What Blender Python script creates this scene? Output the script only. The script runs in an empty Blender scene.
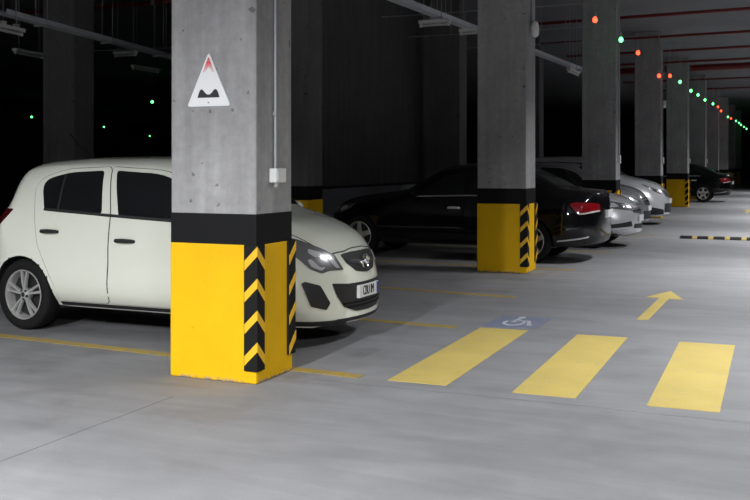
import bpy, bmesh, math, random
from mathutils import Vector, Matrix
from mathutils.bvhtree import BVHTree
from mathutils.geometry import delaunay_2d_cdt
random.seed(4)
S = bpy.context.scene
C = S.collection
PI = math.pi

# ------------------------------------------------------------------ materials
def mat(name, col, rough=.5, metal=0, coat=0, spec=.5, emit=None, es=0):
    m = bpy.data.materials.new(name); m.use_nodes = True
    b = m.node_tree.nodes['Principled BSDF']
    b.inputs['Base Color'].default_value = (*col, 1)
    b.inputs['Roughness'].default_value = rough
    b.inputs['Metallic'].default_value = metal
    b.inputs['Coat Weight'].default_value = coat
    b.inputs['Coat Roughness'].default_value = .04
    b.inputs['Specular IOR Level'].default_value = spec
    if emit:
        b.inputs['Emission Color'].default_value = (*emit, 1)
        b.inputs['Emission Strength'].default_value = es
    return m

class NT:
    def __init__(s, m):
        s.t = m.node_tree; s.b = s.t.nodes['Principled BSDF']
        s.co = s.t.nodes.new('ShaderNodeTexCoord').outputs['Object']
    def n(s, typ, **kw):
        nd = s.t.nodes.new(typ)
        for k, v in kw.items():
            if hasattr(nd, k): setattr(nd, k, v)
            else: nd.inputs[k].default_value = v
        return nd
    def l(s, a, b): s.t.links.new(a, b)
    def mapped(s, sc):
        nd = s.n('ShaderNodeMapping'); nd.inputs['Scale'].default_value = sc
        s.l(s.co, nd.inputs['Vector']); return nd.outputs[0]
    def noise(s, scale, detail=4, rough=.55, vec=None, dist=0):
        nd = s.n('ShaderNodeTexNoise')
        nd.inputs['Scale'].default_value = scale; nd.inputs['Detail'].default_value = detail
        nd.inputs['Roughness'].default_value = rough; nd.inputs['Distortion'].default_value = dist
        s.l(vec if vec else s.co, nd.inputs['Vector']); return nd.outputs['Fac']
    def ramp(s, f, stops):
        nd = s.n('ShaderNodeValToRGB'); r = nd.color_ramp
        while len(r.elements) < len(stops): r.elements.new(.5)
        for e, (p, c) in zip(r.elements, stops):
            e.position = p; e.color = (c, c, c, 1) if not hasattr(c, '__len__') else (*c, 1)
        s.l(f, nd.inputs[0]); return nd.outputs[0]
    def mix(s, f, a, b, mode='MIX'):
        nd = s.n('ShaderNodeMix', data_type='RGBA', blend_type=mode)
        for sock, v in ((nd.inputs[0], f), (nd.inputs[6], a), (nd.inputs[7], b)):
            if hasattr(v, 'links'): s.l(v, sock)
            else: sock.default_value = v if not hasattr(v, '__len__') else (*v, 1)
        return nd.outputs[2]
    def math(s, op, a, b=0.0, c=0.0):
        nd = s.n('ShaderNodeMath', operation=op)
        for i, v in enumerate((a, b, c)):
            if hasattr(v, 'links'): s.l(v, nd.inputs[i])
            else: nd.inputs[i].default_value = v
        return nd.outputs[0]
    def sep(s):
        nd = s.n('ShaderNodeSeparateXYZ'); s.l(s.co, nd.inputs[0]); return nd.outputs
    def bump(s, f, st=.2, d=.01):
        nd = s.n('ShaderNodeBump'); nd.inputs['Strength'].default_value = st; nd.inputs['Distance'].default_value = d
        s.l(f, nd.inputs['Height']); s.l(nd.outputs[0], s.b.inputs['Normal'])

def concrete(name, base, var=.18, streak=True, pits=True, rough=.85):
    m = mat(name, base, rough); t = NT(m)
    a = t.noise(1.6, 6, .6); b = t.noise(14, 5, .6)
    c = t.mix(.5, t.ramp(a, [(.3, 1 - var), (.7, 1 + var)]), t.ramp(b, [(.3, 1 - var * .7), (.7, 1 + var * .7)]))
    col = t.mix(1, base, c, 'MULTIPLY')
    if streak:
        st = t.noise(1, 5, .6, t.mapped((9, 9, .55)))
        col = t.mix(1, col, t.ramp(st, [(.3, .86), (.65, 1.1)]), 'MULTIPLY')
    if pits:
        p = t.noise(15, 2, .4, dist=.3)
        col = t.mix(t.ramp(p, [(.70, 0), (.74, .75)]), col, (base[0] * .3, base[1] * .29, base[2] * .28))
    t.l(col, t.b.inputs['Base Color']); t.bump(b, .25, .006)
    return m

M = {}
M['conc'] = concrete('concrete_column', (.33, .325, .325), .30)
M['conc_shaded'] = concrete('concrete_shaded', (.15, .148, .145), .22)  # same column concrete, darkened to paint in the shade inside the bays
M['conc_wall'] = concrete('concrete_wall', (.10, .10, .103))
M['conc_ceiling'] = concrete('concrete_ceiling', (.20, .203, .215), .12, False)
M['wall_low'] = concrete('wall_low_paint', (.20, .205, .22), .1, False)

def paint(name, col, wear, var=.08, chips=None, spec=.4):
    m = mat(name, col, .6, spec=spec); t = NT(m)
    a = t.noise(3, 5); b = t.noise(40, 3)
    c = t.mix(1, col, t.ramp(a, [(.3, 1 - var), (.7, 1 + var)]), 'MULTIPLY')
    sp = t.noise(22, 3, .5)
    c = t.mix(t.ramp(sp, [(.70, 0), (.76, .55)]), c, wear)
    if chips:
        z = t.sep()[2]
        f = t.math('MULTIPLY', t.ramp(t.noise(13, 5, .65), [(.47, 0), (.53, 1)]), t.ramp(z, [(.0, 1), (chips, 0)]))
        c = t.mix(f, c, (.22, .22, .21))
    t.l(c, t.b.inputs['Base Color']); t.bump(b, .08, .003)
    return m
M['yellow'] = paint('yellow_paint', (.80, .455, .001), (.55, .32, .01), .06, .03, spec=.25)
M['black_band'] = paint('black_band_paint', (.009, .009, .010), (.025, .025, .025), spec=.15)
M['road_yellow'] = None
M['rubber'] = mat('black_rubber', (.008, .008, .008), .65, spec=.2)
M['chevron'] = mat('yellow_reflective', (.85, .48, .015), .45)
M['white_plastic'] = mat('white_plastic', (.75, .75, .74), .4)
M['grey_plastic'] = mat('grey_plastic', (.35, .35, .36), .5)
M['dark_plastic'] = mat('dark_plastic', (.018, .018, .019), .5)
M['seam'] = mat('seam', (.008, .008, .008), .8, spec=.1)
M['pipe_red'] = mat('red_pipe', (.16, .010, .010), .45)
M['conduit'] = mat('grey_conduit', (.36, .37, .38), .45, .3)
M['tray'] = mat('galvanised_steel', (.68, .70, .74), .5)
M['sign_white'] = mat('sign_white', (.92, .92, .92), .35)
M['sign_black'] = mat('sign_black', (.03, .03, .03), .5)
M['chrome'] = mat('chrome', (.82, .82, .83), .12, 1)
M['alloy'] = mat('alloy', (.62, .62, .61), .3, .6)
M['tyre'] = mat('tyre', (.009, .009, .009), .8, spec=.25)
M['disc'] = mat('brake_disc', (.025, .025, .025), .6, .3)
M['glass'] = mat('dark_glass', (.006, .007, .008), .03, spec=.6)
M['plate'] = mat('plate_white', (.75, .76, .76), .4)
M['plate_blue'] = mat('plate_blue', (.03, .05, .35), .4)
M['ink'] = mat('plate_ink', (.02, .02, .02), .5)
M['lamp_dark'] = mat('lamp_housing', (.19, .19, .195), .2, .45, 1)
M['tail_smoked'] = mat('tail_lamp_smoked', (.055, .002, .004), .08, 0, 1)
M['lamp_bright'] = mat('lamp_reflector', (.80, .81, .83), .12, .45, 1)
M['tail'] = mat('tail_lamp_red', (.20, .004, .008), .08, 0, 1)
M['tail_clear'] = mat('tail_lamp_clear', (.75, .70, .70), .08, .3, 1)
M['amber'] = mat('amber_lens', (.7, .25, .02), .15, 0, 1)
M['p_white'] = mat('pearl_white_paint', (.82, .84, .735), .24, 0, 1)
M['p_black'] = mat('black_paint', (.0025, .0025, .003), .4, 0, 1, .03)
M['p_silver'] = mat('silver_paint', (.56, .57, .59), .3, .25, 1)
M['p_gun'] = mat('gunmetal_paint', (.22, .225, .24), .3, .35, 1)
M['p_cold'] = mat('cold_white_paint', (.66, .67, .70), .25, .1, 1)
M['bulb_r'] = mat('bulb_red', (.9, .08, .02), .3, emit=(1, .055, .02), es=4.5)
M['bulb_g'] = mat('bulb_green', (.1, .8, .5), .3, emit=(.10, 1, .20), es=5)
M['bulb_off'] = mat('bulb_clear', (.6, .6, .6), .3)
M['tube'] = mat('lit_tube', (.9, .9, .9), .3, emit=(.95, .98, 1), es=14)
M['tubeoff'] = mat('unlit_tube', (.62, .62, .60), .4)

def road_paint(name, col, wearcol, lo, hi):
    m = mat(name, col, .7); t = NT(m)
    a = t.noise(2.2, 6, .62); b = t.noise(60, 4, .7); g = t.noise(9, 5, .7)
    c = t.mix(1, col, t.ramp(a, [(.3, .90), (.7, 1.08)]), 'MULTIPLY')
    f = t.math('ADD', t.math('MULTIPLY', b, .45), t.math('MULTIPLY', g, .55))
    c = t.mix(t.ramp(f, [(lo, 0), (hi, .85)]), c, wearcol)
    t.l(c, t.b.inputs['Base Color']); return m
M['road_yellow'] = road_paint('road_yellow', (.60, .46, .125), (.32, .30, .25), .53, .70)
M['line_yellow'] = road_paint('line_yellow', (.42, .29, .045), (.22, .21, .20), .47, .62)
M['road_blue'] = road_paint('road_blue', (.14, .175, .30), (.23, .23, .25), .38, .60)
M['road_white'] = road_paint('road_white', (.55, .57, .62), (.24, .25, .29), .44, .60)

# floor: power-floated concrete with sweeping trowel marks, joints and stains
def floor_mat():
    m = mat('floor_concrete', (.4, .41, .43), .55); t = NT(m)
    a = t.noise(.45, 6, .6); b = t.noise(3.2, 6, .62, dist=.6); g = t.noise(70, 3, .6)
    sw = t.noise(1, 6, .65, t.mapped((.7, 3.6, 1)), .8)
    c = t.mix(1, (.245, .245, .255), t.ramp(a, [(.3, .86), (.7, 1.10)]), 'MULTIPLY')
    c = t.mix(1, c, t.ramp(b, [(.3, .93), (.7, 1.06)]), 'MULTIPLY')
    c = t.mix(1, c, t.ramp(sw, [(.32, .88), (.66, 1.09)]), 'MULTIPLY')
    c = t.mix(1, c, t.ramp(g, [(.3, .95), (.7, 1.05)]), 'MULTIPLY')
    x, y, z = t.sep()
    wob = t.math('MULTIPLY', t.math('SUBTRACT', t.noise(2.5, 5, .65), .5), .10)
    def line(v, pos, w, lo=None, hi=None, other=None, wb=1.0):
        d = t.math('ABSOLUTE', t.math('SUBTRACT', t.math('ADD', v, t.math('MULTIPLY', wob, wb)), pos))
        f = t.math('LESS_THAN', d, w)
        if lo is not None:
            f = t.math('MULTIPLY', f, t.math('GREATER_THAN', other, lo))
            f = t.math('MULTIPLY', f, t.math('LESS_THAN', other, hi))
        return f
    j = line(x, -3.49, .006, -6, 4.9, y, .2)
    j2 = line(y, 5.66, .008, -2.9, 4, x, 1.6)
    c = t.mix(t.math('MULTIPLY', j, .62), c, (.07, .07, .07))
    c = t.mix(t.math('MULTIPLY', j2, .45), c, (.09, .09, .09))
    # oil and tyre stains under the parked cars
    st = t.noise(1.1, 5, .6)
    inside = t.math('LESS_THAN', x, -2.9)
    c = t.mix(t.math('MULTIPLY', t.ramp(st, [(.52, 0), (.66, .5)]), inside), c, (.12, .12, .12))
    t.l(c, t.b.inputs['Base Color'])
    r = t.ramp(b, [(.3, .62), (.7, .80)]); t.l(r, t.b.inputs['Roughness'])
    t.bump(t.math('ADD', sw, t.math('MULTIPLY', g, .25)), .10, .006)
    return m
M['floor'] = floor_mat()

def sign_red():
    m = mat('faded_red', (.8, .05, .06), .4); t = NT(m)
    z = t.sep()[2]
    f = t.math('ADD', z, t.math('MULTIPLY', t.noise(30, 3), .03))
    c = t.ramp(f, [(.252, (.86, .62, .62)), (.30, (.80, .09, .10))])
    t.l(c, t.b.inputs['Base Color']); return m
M['sign_red'] = sign_red()

# ------------------------------------------------------------------ object helpers
def link(name, bm, m, parent=None, smooth=False, loc=None, sharp=None):
    me = bpy.data.meshes.new(name)
    bmesh.ops.recalc_face_normals(bm, faces=bm.faces)
    if smooth:
        for f in bm.faces: f.smooth = True
    bm.to_mesh(me); bm.free()
    if smooth: me.set_sharp_from_angle(angle=math.radians(sharp or 35))
    for k in (m if isinstance(m, (list, tuple)) else [m]): me.materials.append(k)
    o = bpy.data.objects.new(name, me); C.objects.link(o)
    if parent: o.parent = parent
    if loc: o.location = loc
    return o
def empty(name, loc=(0, 0, 0), rz=0, parent=None):
    o = bpy.data.objects.new(name, None); C.objects.link(o); o.empty_display_size = .2
    o.location = loc; o.rotation_euler = (0, 0, rz)
    if parent: o.parent = parent
    return o
def tag(o, label, cat, group=None):
    o['label'] = label; o['category'] = cat
    if group: o['group'] = group
    return o
def struct(o, label=None):
    o['kind'] = 'structure'
    if label: o['label'] = label
    return o
def copy_part(o, parent, **kw):
    c = o.copy(); C.objects.link(c); c.parent = parent
    for k, v in kw.items(): setattr(c, k, v)
    for ch in o.children: copy_part(ch, c)
    return c
def copy_thing(o, loc):
    c = o.copy(); C.objects.link(c); c.location = loc
    for ch in o.children: copy_part(ch, c)
    return c
def box(bm, x0, x1, y0, y1, z0, z1, bev=0):
    r = bmesh.ops.create_cube(bm, size=1)
    for v in r['verts']:
        v.co = Vector(((x0 + x1) / 2 + v.co.x * (x1 - x0), (y0 + y1) / 2 + v.co.y * (y1 - y0), (z0 + z1) / 2 + v.co.z * (z1 - z0)))
    if bev:
        es = list({e for v in r['verts'] for e in v.link_edges})
        bmesh.ops.bevel(bm, geom=es, offset=bev, segments=2, affect='EDGES', profile=.5)
def tube(bm, pts, r, seg=10, cap=True):
    pts = [Vector(p) for p in pts]; rings = []
    n = len(pts); up = None
    for i, p in enumerate(pts):
        t = (pts[min(i + 1, n - 1)] - pts[max(i - 1, 0)]).normalized()
        if up is None: up = Vector((0, 0, 1)) if abs(t.z) < .9 else Vector((1, 0, 0))
        a = t.cross(up).normalized(); b = a.cross(t).normalized(); up = b
        rr = r[i] if hasattr(r, '__len__') else r
        rings.append([bm.verts.new(p + (a * math.cos(2 * PI * k / seg) + b * math.sin(2 * PI * k / seg)) * rr) for k in range(seg)])
    for A, B in zip(rings, rings[1:]):
        for k in range(seg): bm.faces.new((A[k], A[(k + 1) % seg], B[(k + 1) % seg], B[k]))
    if cap:
        bm.faces.new(rings[0][::-1]); bm.faces.new(rings[-1])
def lathe(bm, prof, axis='z', seg=24, closed=False, cen=(0, 0, 0)):
    """prof: (radius, height) pairs spun round the axis"""
    rings = []; cen = Vector(cen)
    for r, h in prof:
        ring = []
        for k in range(1 if r < 1e-6 else seg):
            a = 2 * PI * k / seg; u, v = r * math.cos(a), r * math.sin(a)
            ring.append(bm.verts.new(cen + (Vector((u, v, h)) if axis == 'z' else Vector((u, h, v)) if axis == 'y' else Vector((h, u, v)))))
        rings.append(ring)
    prs = list(zip(rings, rings[1:])) + ([(rings[-1], rings[0])] if closed else [])
    for A, B in prs:
        for k in range(seg):
            f = []
            for v in (A[k % len(A)], A[(k + 1) % len(A)], B[(k + 1) % len(B)], B[k % len(B)]):
                if v not in f: f.append(v)
            if len(f) > 2: bm.faces.new(f)
def prism(bm, pts, ext):
    """closed outline of 3D points pushed along ext"""
    ext = Vector(ext)
    A = [bm.verts.new(p) for p in pts]; B = [bm.verts.new(Vector(p) + ext) for p in pts]
    n = len(pts)
    bm.faces.new(A); bm.faces.new(B[::-1])
    for i in range(n): bm.faces.new((A[i], B[i], B[(i + 1) % n], A[(i + 1) % n]))
def rounded(pts, r, seg=4):
    out = []; n = len(pts)
    for i in range(n):
        p = Vector(pts[i][:2]); rr = pts[i][2] if len(pts[i]) > 2 else r
        a = Vector(pts[i - 1][:2]) - p; b = Vector(pts[(i + 1) % n][:2]) - p
        d = min(rr, a.length * .48, b.length * .48)
        if d < 1e-4: out.append(p); continue
        s, e = p + a.normalized() * d, p + b.normalized() * d
        for k in range(seg + 1):
            t = k / seg; out.append(s * (1 - t) ** 2 + p * 2 * t * (1 - t) + e * t * t)
    return [p for i, p in enumerate(out) if (p - out[i - 1]).length > 2e-3]

# ------------------------------------------------------------------ car builder
def pchip(xs, ys, x):
    n = len(xs)
    if x <= xs[0]: return ys[0]
    if x >= xs[-1]: return ys[-1]
    d = [(ys[i + 1] - ys[i]) / (xs[i + 1] - xs[i]) for i in range(n - 1)]
    m = [d[0]] + [0 if d[i - 1] * d[i] <= 0 else 2 * d[i - 1] * d[i] / (d[i - 1] + d[i]) for i in range(1, n - 1)] + [d[-1]]
    i = max(k for k in range(n - 1) if xs[k] <= x)
    h = xs[i + 1] - xs[i]; t = (x - xs[i]) / h
    return (2 * t**3 - 3 * t**2 + 1) * ys[i] + (t**3 - 2 * t**2 + t) * h * m[i] + (-2 * t**3 + 3 * t**2) * ys[i + 1] + (t**3 - t**2) * h * m[i + 1]
def sm(a, b, x):
    t = max(0, min(1, (x - a) / (b - a))); return t * t * (3 - 2 * t)

class Body:
    def __init__(s, rows, kf, kr, fl=.8, rl=.6, ex=2.3):
        s.ex = ex
        s.rows = rows; s.cols = list(zip(*rows)); s.kf, s.kr, s.fl, s.rl = kf, kr, fl, rl
        s.x0, s.x1 = rows[0][0], rows[-1][0]
        s.build()
    def section(s, x):
        xs = s.cols[0]; v = [pchip(xs, c, x) for c in s.cols[1:]]
        zb, wb, ws, zs, wm, zm, wl, zl, wr, zr, zt = v
        P = [(0, zb), (wb, zb), (ws, zs), (wm, zm), (wl, zl), (wr, zr), (wr * .82, zr + (zt - zr) * .55), (wr * .45, zr + (zt - zr) * .90), (0, zt)]
        cnt = [4, 5, 8, 7, 10, 3, 4, 4]; out = []
        P = [Vector(p) for p in P]
        for i in range(8):
            p0 = P[i - 1] if i else Vector((-P[1].x, P[1].y)); p3 = P[i + 2] if i < 7 else Vector((-P[7].x, P[7].y))
            p1, p2 = P[i], P[i + 1]; L = (p2 - p1).length
            def tan(a, b, c):
                l1, l2 = max((b - a).length, 1e-4), max((c - b).length, 1e-4)
                return ((b - a) / l1 * l2 + (c - b) / l2 * l1) / (l1 + l2)
            m1, m2 = tan(p0, p1, p2) * L, tan(p1, p2, p3) * L
            if i == 0: m1 = m2 = p2 - p1
            if i == 1: m1 = (p2 - p1)
            if i == 4: m1 = m1 * .5 + (p2 - p1) * .5; m2 = m2 * .55 + (p2 - p1) * .45
            for k in range(cnt[i]):
                t = k / cnt[i]
                out.append(p1 * (2 * t**3 - 3 * t**2 + 1) + m1 * (t**3 - 2 * t**2 + t) + p2 * (-2 * t**3 + 3 * t**2) + m2 * (t**3 - t**2))
        out.append(P[8])
        return out
    def warp(s, x, y):
        a = abs(y) / .78; ex = s.ex
        x -= s.kf * a ** ex * sm(s.x1 - s.fl, s.x1, x)
        x += s.kr * a ** ex * (1 - sm(s.x0, s.x0 + s.rl, x))
        return x
    def build(s):
        n = 92; st = []
        for i in range(n + 1):
            t = i / n; u = t * .72 + .28 * (.5 - .5 * math.cos(PI * t))
            st.append(s.x0 + (s.x1 - s.x0) * u)
        bm = bmesh.new(); grid = []
        for x in st:
            sec = s.section(x)
            R = [bm.verts.new((s.warp(x, p.x), p.x, p.y)) for p in sec]
            L = [R[0]] + [bm.verts.new((s.warp(x, p.x), -p.x, p.y)) for p in sec[1:-1]] + [R[-1]]
            grid.append((R, L))
        for (R0, L0), (R1, L1) in zip(grid, grid[1:]):
            for j in range(len(R0) - 1):
                bm.faces.new((R0[j], R0[j + 1], R1[j + 1], R1[j])); bm.faces.new((L0[j + 1], L0[j], L1[j], L1[j + 1]))
        for (R, L), x in ((grid[0], st[0]), (grid[-1], st[-1])):
            prev = None; m = len(R); K = 10
            for j in range(m):
                if j in (0, m - 1): row = [R[j]] * (K + 1)
                else:
                    row = [R[j]]
                    for k in range(1, K):
                        y = R[j].co.y * (1 - 2 * k / K); row.append(bm.verts.new((s.warp(x, y), y, R[j].co.z)))
                    row.append(L[j])
                if prev:
                    for k in range(K):
                        f = []
                        for v in (prev[k], prev[k + 1], row[k + 1], row[k]):
                            if v not in f: f.append(v)
                        if len(f) > 2:
                            try: bm.faces.new(f)
                            except ValueError: pass
                prev = row
        bmesh.ops.recalc_face_normals(bm, faces=bm.faces)
        bm.normal_update(); s.bm = bm
        bmesh.ops.triangulate(bm, faces=bm.faces[:])
        bm.faces.ensure_lookup_table(); bm.verts.ensure_lookup_table()
        bm.normal_update()
        s.bvh = BVHTree.FromBMesh(bm)
    def hit(s, o, d):
        loc, nor, i, dist = s.bvh.ray_cast(Vector(o), Vector(d).normalized())
        for j in range(8):
            if loc is not None: break
            e = Vector((math.cos(j * 2.4), math.sin(j * 2.4), math.cos(j * 1.3))) * 2e-4 * (j + 1)
            loc, nor, i, dist = s.bvh.ray_cast(Vector(o) + e, Vector(d).normalized())
        if loc is None:
            loc, nor, i, dist = s.bvh.find_nearest(Vector(o) + Vector(d).normalized() * 3)
        f = s.bm.faces[i]; vs = [v for v in f.verts]
        from mathutils.interpolate import poly_3d_calc
        w = poly_3d_calc([v.co for v in vs], loc)
        n = Vector((0, 0, 0))
        for k, v in zip(w, vs): n += v.normal * k
        return loc, n.normalized()

def ray_dir(view, side=1):
    """origin function and direction for a named elevation"""
    if view == 'side': return (lambda u, v: (u, 3 * side, v)), (0, -side, 0)
    if view == 'front': return (lambda u, v: (8, u * side, v)), (-1, 0, 0)
    if view == 'rear': return (lambda u, v: (-4, u * side, v)), (1, 0, 0)
    if view == 'top': return (lambda u, v: (u, v * side, 4)), (0, 0, -1)
    if view == 'quarter':   # looked at from 45 degrees in front: u runs along the diagonal
        d = Vector((-1, -side, 0)).normalized(); e = Vector((1, -side, 0)).normalized()
        return (lambda u, v: tuple(e * u - d * 6 + Vector((0, 0, v)) + Vector((2.2, 0, 0)))), d
    if view == 'rquarter':
        d = Vector((1, -side, 0)).normalized(); e = Vector((-1, -side, 0)).normalized()
        return (lambda u, v: tuple(e * u - d * 6 + Vector((0, 0, v)) + Vector((-.2, 0, 0)))), d

def patch(body, name, outline, view, m, parent, side=1, off=.004, depth=.010, cell=.035):
    """a panel that hugs the body: outline (u, v) seen in one elevation, with a rim of its own thickness"""
    fo, d = ray_dir(view, side)
    pts = [Vector(p) for p in outline]
    dense = []
    for i, p in enumerate(pts):
        q = pts[(i + 1) % len(pts)]; k = max(1, int((q - p).length / cell))
        dense += [p.lerp(q, j / k) for j in range(k)]
    nb = len(dense)
    lo = Vector((min(p.x for p in dense), min(p.y for p in dense))); hi = Vector((max(p.x for p in dense), max(p.y for p in dense)))
    def inside(p):
        c = False
        for i in range(nb):
            a, b = dense[i], dense[i - 1]
            if (a.y > p.y) != (b.y > p.y) and p.x < (b.x - a.x) * (p.y - a.y) / (b.y - a.y) + a.x: c = not c
        return c
    gr = []
    y = lo.y + cell * .5
    while y < hi.y:
        x = lo.x + cell * .5
        while x < hi.x:
            p = Vector((x, y))
            if inside(p) and min((p - q).length for q in dense) > cell * .45: gr.append(p)
            x += cell
        y += cell
    V, E, F, *_ = delaunay_2d_cdt(dense + gr, [(i, (i + 1) % nb) for i in range(nb)], [], 1, 1e-6)
    bm = bmesh.new(); vs = []; ns = []
    for p in V:
        loc, n = body.hit(fo(p.x, p.y), d)
        vs.append(bm.verts.new(loc + n * off)); ns.append(n)
    for f in F:
        try: bm.faces.new([vs[i] for i in f])
        except ValueError: pass
    # wind outward
    bm.normal_update()
    for f in list(bm.faces):
        i = vs.index(f.verts[0])
        if f.normal.dot(ns[i]) < 0: f.normal_flip()
    for f in bm.faces: f.smooth = True
    rim = [e for e in bm.edges if e.is_boundary]
    nd = {v: n for v, n in zip(vs, ns)}
    low = {}
    for e in rim:
        for v in e.verts:
            if v not in low: low[v] = bm.verts.new(v.co - nd[v] * depth)
    ln = {low[v]: nd[v] for v in low}
    for e in rim:
        a, b = e.verts
        fl = e.link_faces[0]
        order = [l.vert for l in fl.loops]; i = order.index(a)
        if order[(i + 1) % len(order)] is b: a, b = b, a
        bm.faces.new((a, b, low[b], low[a]))
    bm.verts.index_update()
    allv = {**nd, **ln}
    norms = [allv[v] for v in bm.verts]
    me = bpy.data.meshes.new(name); bm.to_mesh(me); bm.free()
    for f in me.polygons: f.use_smooth = True
    me.normals_split_custom_set_from_vertices([tuple(n) for n in norms])
    me.materials.append(m)
    o = bpy.data.objects.new(name, me); C.objects.link(o); o.parent = parent
    return o

def grow(outline, g):
    pts = [Vector(p) for p in outline]; n = len(pts)
    area = sum(pts[i - 1].x * pts[i].y - pts[i].x * pts[i - 1].y for i in range(n))
    s = 1 if area > 0 else -1; out = []
    for i in range(n):
        a = (pts[i] - pts[i - 1]); b = (pts[(i + 1) % n] - pts[i])
        na = Vector((a.y, -a.x)).normalized() if a.length > 1e-6 else Vector((0, 0)); nb = Vector((b.y, -b.x)).normalized() if b.length > 1e-6 else na
        out.append(pts[i] + ((na + nb).normalized()) * g * s)
    return out

WHEELS = {}
def wheel_meshes(style, R):
    key = (style, round(R, 3))
    if key in WHEELS: return WHEELS[key]
    w = .095; r = R * .70
    bm = bmesh.new()
    lathe(bm, [(r * .97, -w * .8), (r * 1.04, -w), (R * .90, -w), (R * .965, -w * .88), (R, -w * .6), (R, w * .6), (R * .965, w * .88), (R * .90, w), (R * .84, w * 1.02), (r * 1.04, w * .98), (r * .97, w * .8)], 'y', 48, True)
    tyre = link('tyre', bm, M['tyre'], smooth=True, sharp=40)
    bm = bmesh.new()      # outer face at +y
    lathe(bm, [(r * .98, -w * .8), (r * .99, w * .86), (r * 1.0, w * .95), (r * .965, w * .97), (r * .91, w * .80), (r * .88, -w * .8)], 'y', 48, True)
    def spoke(a, wi, wo, tilt=0):
        e = Vector((math.cos(a), 0, math.sin(a))); t = Vector((-math.sin(a), 0, math.cos(a)))
        ri, ro = r * .16, r * .95
        P = []
        for rr, ww, y in ((ri, wi, w * .80), (r * .55, (wi + wo) / 2, w * .88), (ro, wo, w * .84)):
            c = e * rr + t * tilt * (rr - ri)
            P.append([c + t * ww + Vector((0, y - .02, 0)), c + t * ww * .65 + Vector((0, y, 0)), c - t * ww * .65 + Vector((0, y, 0)), c - t * ww + Vector((0, y - .02, 0)), c + Vector((0, y - .035, 0))])
        rings = [[bm.verts.new(p) for p in q] for q in P]
        for A, B in zip(rings, rings[1:]):
            for k in range(5): bm.faces.new((A[k], A[(k + 1) % 5], B[(k + 1) % 5], B[k]))
        bm.faces.new(rings[0][::-1]); bm.faces.new(rings[-1])
    if style == 'double':
        for k in range(5):
            a = PI / 2 + k * 2 * PI / 5
            spoke(a - .16, .012, .0145); spoke(a + .16, .012, .0145)
    elif style == 'five':
        for k in range(5): spoke(PI / 2 + k * 2 * PI / 5, .05, .034)
    else:
        for k in range(5):
            a = PI / 2 + k * 2 * PI / 5
            spoke(a - .09, .02, .016, -.12); spoke(a + .09, .02, .016, .12)
    lathe(bm, [(0, w * .95), (r * .12, w * .95), (r * .2, w * .88), (r * .24, w * .7), (r * .24, w * .2), (0, w * .2)], 'y', 20)
    rim = link('alloy_rim', bm, M['alloy'], smooth=True, sharp=38)
    bm = bmesh.new()
    lathe(bm, [(0, -w * .2), (r * .90, -w * .2), (r * .90, 0), (0, 0)], 'y', 32)
    disc = link('brake_disc', bm, M['disc'], smooth=True)
    bm = bmesh.new()
    lathe(bm, [(0, w * 1.0), (r * .09, w * .99), (r * .1, w * .9), (0, w * .9)], 'y', 16)
    for k in range(5):
        a = PI / 2 + .63 + k * 2 * PI / 5
        lathe(bm, [(0, w * .93), (.012, w * .93), (.012, w * .8), (0, w * .8)], 'y', 8, cen=(r * .17 * math.cos(a), 0, r * .17 * math.sin(a)))
    cap = link('hub_cap', bm, M['dark_plastic'], smooth=True)
    WHEELS[key] = [tyre, rim, disc, cap]
    for o in WHEELS[key]: C.objects.unlink(o)
    return WHEELS[key]

def text_mesh(s, size, name, m, parent, mtx, mirror=False, ext=.002):
    cu = bpy.data.curves.new(name, 'FONT'); cu.body = s; cu.size = size; cu.extrude = ext
    cu.align_x = 'CENTER'; cu.align_y = 'CENTER'
    tmp = bpy.data.objects.new('tmp', cu); C.objects.link(tmp)
    dg = bpy.context.evaluated_depsgraph_get(); dg.update()
    me = bpy.data.meshes.new_from_object(tmp.evaluated_get(dg))
    bpy.data.objects.remove(tmp)
    me.transform(mtx @ Matrix.Diagonal((-1 if mirror else 1, 1, 1, 1)))
    if mirror: me.flip_normals()
    me.materials.clear(); me.materials.append(m)
    o = bpy.data.objects.new(name, me); C.objects.link(o); o.parent = parent
    return o

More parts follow.
